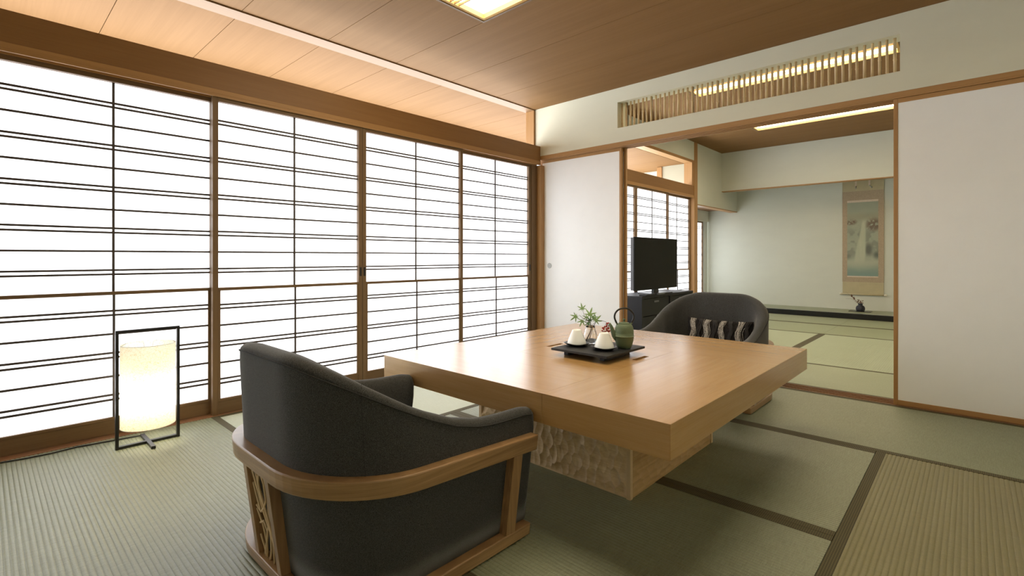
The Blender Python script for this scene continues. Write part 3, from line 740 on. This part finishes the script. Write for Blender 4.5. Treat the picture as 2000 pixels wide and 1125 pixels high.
# glass vase with maple and berries
vx, vy, vz = 1.806, -1.797, ZS
F_ = Vector((-RV.y, RV.x, 0))
def onv(a, z, d=0): return Vector((vx, vy, vz)) + RV * a + F_ * d + Vector((0, 0, z))
gv = thing('glass_vase', 'small clear glass vase between the teacups on the tray', 'vase', (vx, vy, vz))
MB().lathe([(.001, 0), (.028, 0), (.031, .003), (.032, .02), (.0305, .05), (.025, .068), (.0225, .078), (.0245, .086), (.0235, .086), (.0212, .078), (.0235, .067), (.0288, .05), (.030, .02), (.028, .006), (.001, .005)], (vx, vy, vz), 10).build('glass_body', 'glass', gv)
br = thing('maple_branch', 'green maple sprig in the small glass vase', 'branch', (vx, vy, vz + .006))
MB().tube([onv(-.022, .010), onv(-.004, .045), onv(.006, .075), onv(.0, .10), onv(-.012, .113), onv(-.035, .122), onv(-.055, .14)], [.003, .0028, .0024, .002, .0014, .001, .0008], 7).build('stem', 'twig', br)
for pts in ([onv(0, .10), onv(-.022, .108), onv(-.038, .105)], [onv(-.012, .113), onv(-.03, .135), onv(-.038, .165)], [onv(0, .10), onv(.006, .115), onv(-.002, .13)], [onv(.004, .085), onv(.02, .1), onv(.028, .108)]): MB().tube(pts, .0008, 5).build('twig', 'twig', br)
def maple(c, size, tilt, yaw, roll, mat):
    """seven pointed lobes"""
    q = MB(); out = []; L_ = [(-150, .45), (-102, .72), (-52, .92), (0, 1.08), (52, .92), (102, .72), (150, .45)]
    for i, (a, l) in enumerate(L_):
        r = math.radians(a); d = Vector((math.sin(r), math.cos(r))); n_ = Vector((d.y, -d.x))
        out += [d * l * .42 - n_ * .105 * l, d * l * .68 - n_ * .085 * l, d * l, d * l * .68 + n_ * .085 * l, d * l * .42 + n_ * .105 * l]
        if i < 6:
            b = math.radians((a + L_[i + 1][0]) / 2); out.append(Vector((math.sin(b), math.cos(b))) * .24)
    R_ = Matrix.Rotation(yaw, 3, 'Z') @ Matrix.Rotation(tilt, 3, 'X') @ Matrix.Rotation(roll, 3, 'Z')
    vs = [R_ @ Vector((0, 0, .03 * size)) + c] + [R_ @ (Vector((p.x, p.y, -.10 * p.length_squared)) * size) + c for p in out]
    q.add(vs, [(0, k, k + 1) for k in range(1, len(vs) - 1)] + [(0, len(vs) - 1, 1)], False)
    o = q.build('leaf', mat, br); md = o.modifiers.new('thick', 'SOLIDIFY'); md.thickness = .0005
    return o
yw = math.atan2(898.5, 966.6)
for a, z, s_, tl, rl, mt, d in ((-.040, .172, .031, 1.15, .15, 'leaf', 0), (-.073, .134, .033, 1.3, 2.2, 'leaf', -.005), (-.043, .112, .031, 1.2, 2.7, 'leaf', -.015), (-.002, .142, .041, 1.15, -.35, 'leaf', .0), (.026, .115, .037, 1.3, -.8, 'leaf', -.012), (.0, .112, .030, 1.0, .6, 'leaf2', .01), (.016, .126, .028, .9, -1.4, 'leaf2', .014), (-.012, .100, .024, 1.5, 3.0, 'leaf2', -.008), (-.015, .126, .026, .8, 1.0, 'leaf', .012)):
    maple(onv(a, z, d), s_, tl, yw, rl, mt)
bs = thing('berry_sprig', 'drooping cluster of red berries beside the teapot spout', 'berries', tuple(onv(.0, .01)))
MB().tube([onv(-.004, .02), onv(.010, .07), onv(.030, .110), onv(.056, .113), onv(.078, .106), onv(.086, .092)], [.0016, .0016, .0014, .0012, .001, .0008], 6).build('stem', 'twig', bs)
rnd = random.Random(4)
for k in range(26):
    a = .084 + rnd.uniform(-.026, .012); z = .078 + rnd.uniform(-.024, .014) - max(0, .080 - a) * .1; d = rnd.uniform(-.012, .012)
    if k < 3: a, z = .082 + k * .005, .099
    MB().sphere(onv(a, z, d), .0043, 8).build('berry', 'berry', bs)
    if k % 3 == 0: MB().tube([onv(.082, .102), onv((a + .082) / 2, (z + .108) / 2, d / 2), onv(a, z, d)], .0005, 4).build('stalk', 'twig', bs)

# ------------------------------------------------------------------ floor lamp
lx, ly0, ly1, lz = .207, -3.430, -3.169, .568
lp = thing('floor_lamp', 'black framed floor lamp with a glowing paper cylinder by the screens', 'lamp', (lx, -3.3, 0))
b_ = .0125; dd = .010
MB().box(lx - dd, lx + dd, ly0, ly0 + b_, 0, lz).box(lx - dd, lx + dd, ly1 - b_, ly1, 0, lz).box(lx - dd, lx + dd, ly0 + b_, ly1 - b_, lz - b_, lz).box(lx - dd, lx + dd, ly0 + b_, ly1 - b_, 0, b_).build('frame', 'black', lp)
MB().box(lx - .13, lx + .115, -3.31, -3.292, .0, .0135).build('cross_foot', 'black', lp, .001)
cx, cy, sr = lx, (ly0 + ly1) / 2, .112
q = MB(); n = 64
q.add([(cx + sr * math.cos(2 * PI * k / n), cy + sr * math.sin(2 * PI * k / n), z) for z in (.092, .20, .30, .40, .492) for k in range(n)], [(i * n + k, i * n + (k + 1) % n, (i + 1) * n + (k + 1) % n, (i + 1) * n + k) for i in range(4) for k in range(n)], True)
shd = q.build('lamp_shade', 'washi', lp)
for z in (.092, .492): MB().tube([(cx + sr * math.cos(2 * PI * k / 48), cy + sr * math.sin(2 * PI * k / 48), z) for k in range(49)], .0011, 5).build('shade_ring', 'steel', shd)
for s_ in (-1, 1): MB().tube([(cx, cy + s_ * sr, .488), (cx, cy + s_ * .07, .515), (cx, cy + s_ * .02, .50), (cx, cy, .36)], .001, 5).build('wire', 'steel', lp)
MB().tube([(cx, cy, .30), (cx, cy, .37)], .004, 10).build('lamp_stem', 'black', lp)
MB().lathe([(.001, .29), (.017, .29), (.014, .315), (.001, .315)], (cx, cy, 0), 16).build('socket', 'ivory', lp)
MB().sphere((cx, cy, .252), .036, 12, 1.1).build('bulb', 'bulb', lp)
cb = MB().tube([(.08, -3.3, .006), (.065, -3.34, .004), (.05, -3.45, .004), (.035, -3.55, .004), (.05, -3.64, .004), (.045, -3.72, .004), (.03, -3.80, .004), (.028, -3.9, .004), (.03, -4.05, .004), (.02, -4.3, .004)], .0032, 8).build('power_cord', 'cable')
tag(cb, 'thin black power cord running left along the sill from the lamp', 'cord')

# ------------------------------------------------------------------ television and cabinet in the far room
CX0, CX1, CY0, CY1, CH = .04, .45, 1.262, 2.67, .471
cb_ = thing('tv_cabinet', 'long low black cabinet under the television', 'cabinet', (.245, 1.97, 0))
MB().box(CX0, CX1, CY0, CY1, CH - .03, CH).build('cabinet_top', 'cab', cb_, .0015)
for a, b in ((CY0, CY0 + .03), (CY1 - .03, CY1), (1.98, 2.01)): MB().box(CX0, CX1 - .002, a, b, .03, CH - .03).build('side_panel', 'cab', cb_, .001)
MB().box(CX0, CX1, CY0, CY1, .0, .03).build('plinth', 'cab', cb_)
MB().box(CX0, CX0 + .01, CY0 + .03, CY1 - .03, .03, CH - .03).build('back_panel', 'cab', cb_)
for a, b in ((CY0 + .034, 1.976), (2.014, CY1 - .034)):
    for z0, z1 in ((.034, .228), (.236, .434)):
        d_ = MB().box(CX0 + .02, CX1 - .014, a, b, z0, z1).build('drawer', 'cab', cb_, .0015)
        MB().box(CX1 - .014, CX1 - .008, (a + b) / 2 - .06, (a + b) / 2 + .06, z1 - .05, z1 - .03).build('drawer_pull', 'tvside', d_, .001)
tv = thing('television', 'large flat black television on the cabinet before the far screens', 'television', (.30, 1.93, CH))
TX = .33
MB().box(TX - .006, TX + .006, 1.295, 2.43, .525, 1.158).build('screen', 'screen', tv, .002)
MB().box(TX - .05, TX - .006, 1.30, 2.425, .53, 1.153).build('casing', 'tvside', tv, .006)
MB().box(TX - .04, TX - .01, 1.80, 1.93, .482, .56).build('neck', 'black', tv)
MB().box(TX - .13, TX + .09, 1.62, 2.11, CH, .482).build('stand_foot', 'black', tv, .003)
bx = MB().box(.36, .445, 1.36, 1.60, CH, CH + .012).build('media_box', 'cab', bevel=.001); tag(bx, 'slim black box lying on the cabinet left of the television stand', 'box')
bx = MB().box(.425, .448, 1.66, 1.84, CH, CH + .018).build('remote_control', 'tvside', bevel=.003); tag(bx, 'slim dark remote control lying on the television cabinet', 'remote')

# ------------------------------------------------------------------ hanging scroll
SX0, SX1 = 1.652, 2.197; SYF = YB - .012
hs = thing('hanging_scroll', 'hanging scroll with a painted waterfall on the alcove wall', 'scroll', ((SX0 + SX1) / 2, YB - .01, .32))
MB().box(SX0, SX1, SYF, SYF + .002, 1.978, 2.35).build('upper_silk', 'silk', hs)
MB().box(SX0, SX1, SYF, SYF + .002, .522, 1.978).build('brocade_border', 'brocade', hs)
MB().box(SX0 + .003, SX1 - .003, SYF, SYF + .002, .335, .522).build('lower_silk', 'silk', hs)
MB().box(1.718, 2.125, SYF - .0015, SYF, 1.799, 1.832).build('picture_strip', 'strip', hs); MB().box(1.718, 2.125, SYF - .0015, SYF, .601, .619).build('picture_strip', 'strip', hs)
MB().tube([(SX0 - .002, SYF - .006, .325), (SX1 + .002, SYF - .006, .325)], .0125, 14).build('roller', 'silk', hs)
for a, b in ((SX0 - .038, SX0 - .002), (SX1 + .002, SX1 + .036)): MB().tube([(a, SYF - .006, .325), (b, SYF - .006, .325)], .0145, 14).build('roller_knob', 'ivory', hs)
for x in (1.835, 2.012):
    MB().box(x - .013, x + .013, SYF - .006, SYF - .004, 2.058, 2.35).build('hanging_ribbon', 'strip', hs)
    MB().tube([(x, SYF - .006, 2.058), (x + (.035 if x > 1.9 else 0), SYF - .01, 2.018)], [.006, .009], 7).build('tassel', 'steel', hs)
# the painting: flat colours of a waterfall between wooded rocks, one colour per cell
PX, PZ = 84, 240; rnd = random.Random(2)
def vn(x, y, s, sd):
    def h(i, j): return ((math.sin(i * 127.1 + j * 311.7 + sd * 74.7) * 43758.5453) % 1)
    x *= s; y *= s; i, j = math.floor(x), math.floor(y); f, g_ = x - i, y - j; f = f * f * (3 - 2 * f); g_ = g_ * g_ * (3 - 2 * g_)
    return (h(i, j) * (1 - f) + h(i + 1, j) * f) * (1 - g_) + (h(i, j + 1) * (1 - f) + h(i + 1, j + 1) * f) * g_
def fbm(x, y, s, sd): return vn(x, y, s, sd) * .55 + vn(x, y, s * 2.1, sd + 1) * .28 + vn(x, y, s * 4.3, sd + 2) * .17
def sstep(a, b, v): v = max(0, min(1, (v - a) / (b - a))); return v * v * (3 - 2 * v)
def lerp(a, b, f): return [p + (q_ - p) * f for p, q_ in zip(a, b)]
def paint(u, v):       # u 0..1 left to right, v 0..1 bottom to top
    asp = v * 2.9; n1 = fbm(u, asp, 5, 3)
    c = lerp((.33, .37, .29), (.40, .41, .31), n1)
    c = lerp(c, (.22, .31, .27), sstep(.20, .02, v))                      # pool
    rocks = sstep(.50, .62, fbm(u, asp * .8, 3.2, 9) + .1) * sstep(.16, .26, v) * sstep(.72, .55, v)
    c = lerp(c, (.20, .22, .18), rocks * .6)
    dk = sstep(.16, .02, math.hypot((u - .70) / 1.2, (v - .36) * 1.3) - .04 * n1); c = lerp(c, (.10, .105, .10), dk * .8)
    dk = sstep(.15, .02, math.hypot((u - .95) / 1.2, (v - .28) * 1.6)); c = lerp(c, (.09, .11, .10), dk * .8)
    dk = sstep(.14, .02, math.hypot((u - .05) / 1.6, (v - .255) * 2.6)); c = lerp(c, (.10, .12, .11), dk * .7)
    wc = .50 - .14 * (1 - (v - .22) / .5) * 1.0 + .02; wd = .055 + .10 * sstep(.75, .22, v)
    fall = sstep(wd + .05, wd - .03, abs(u - (wc + .03))) * sstep(.15, .22, v) * sstep(.80, .70, v)
    c = lerp(c, lerp((.46, .50, .36), (.54, .56, .43), fbm(u * 3, asp * .3, 6, 5)), fall * .9)
    mist = sstep(.14, .0, abs(v - .19) - .02 * n1 + abs(u - .4) * .08) ; c = lerp(c, (.46, .49, .38), mist * .75)
    sky = sstep(.78, .95, v); c = lerp(c, (.33, .37, .30), sky * .5)
    tl = max(sstep(.20, .08, math.hypot((u - .12) * .75, (v - .735) * 3.6)), sstep(.26, .1, math.hypot((u - .86) * .75, (v - .69) * 2.2)))
    f = sstep(.28, .50, fbm(u, asp, 14, 21)) * tl; c = lerp(c, lerp((.13, .085, .07), (.20, .135, .10), n1), f * .85)
    hz = sstep(.09, .0, abs(v - .80)) * .35; c = lerp(c, (.29, .25, .15), hz)
    return c
vs = [(1.718 + .407 * i / PX, SYF - .001, .619 + (1.799 - .619) * j / PZ) for j in range(PZ + 1) for i in range(PX + 1)]
fs = [(j * (PX + 1) + i, j * (PX + 1) + i + 1, (j + 1) * (PX + 1) + i + 1, (j + 1) * (PX + 1) + i) for j in range(PZ) for i in range(PX)]
def m_paint():
    m, nt, b = newmat('painted_silk'); a = nd(nt, 'ShaderNodeAttribute', attribute_name='paint'); nt.links.new(a.outputs['Color'], b.inputs['Base Color']); b.inputs['Roughness'].default_value = .8; return m
pic = MB().add(vs, fs).build('painting', m_paint(), hs)
at_ = pic.data.color_attributes.new('paint', 'FLOAT_COLOR', 'POINT'); buf = []
for j in range(PZ + 1):
    for i in range(PX + 1): buf += paint(i / PX, j / PZ) + [1]
at_.data.foreach_set('color', buf)

# vase on its board in the alcove
ax, ay = 1.932, 5.43
bd = MB().box(1.79, 2.075, 5.33, 5.53, .0795, .0875).build('display_board', 'toko_black', bevel=.001); tag(bd, 'thin black board under the dark vase in the alcove', 'board')
vz2 = .0875
av = thing('flower_vase', 'small dark stoneware vase in the alcove below the scroll', 'vase', (ax, ay, vz2))
MB().lathe([(.001, 0), (.048, 0), (.056, .012), (.060, .035), (.058, .058), (.047, .077), (.034, .085), (.028, .092), (.028, .100), (.036, .112), (.037, .115), (.030, .115), (.024, .10), (.001, .098)], (ax, ay, vz2), 32).build('vase_body', 'urn', av)
fb = thing('dry_branch', 'dry brown flower sprig in the dark alcove vase', 'branch', (ax, ay, vz2 + .1))
for pts in ([(ax, .09), (ax - .05, .15), (ax - .10, .21), (ax - .185, .285)], [(ax, .09), (ax - .06, .155), (ax - .12, .185), (ax - .19, .182)], [(ax, .09), (ax + .0, .15), (ax - .02, .18)], [(ax, .09), (ax + .025, .13), (ax + .03, .15)]):
    MB().tube([(p, ay - .01 * i, vz2 + z) for i, (p, z) in enumerate(pts)], [.0022, .0018, .0014, .0009][:len(pts)], 5).build('twig', 'drytwig', fb)
for k in range(34):
    if k < 18: u = rnd.uniform(.3, .85); x, z = ax - .13 * u - .01, .09 + .17 * u + rnd.uniform(-.02, .02)
    else: x, z = ax + rnd.uniform(-.035, .035), rnd.uniform(.12, .17)
    MB().sphere((x, ay + rnd.uniform(-.02, .02), vz2 + z), rnd.uniform(.004, .009), 6).build('blossom', 'drytwig', fb)
# thin scroll cord line above is hidden by the lintel wall
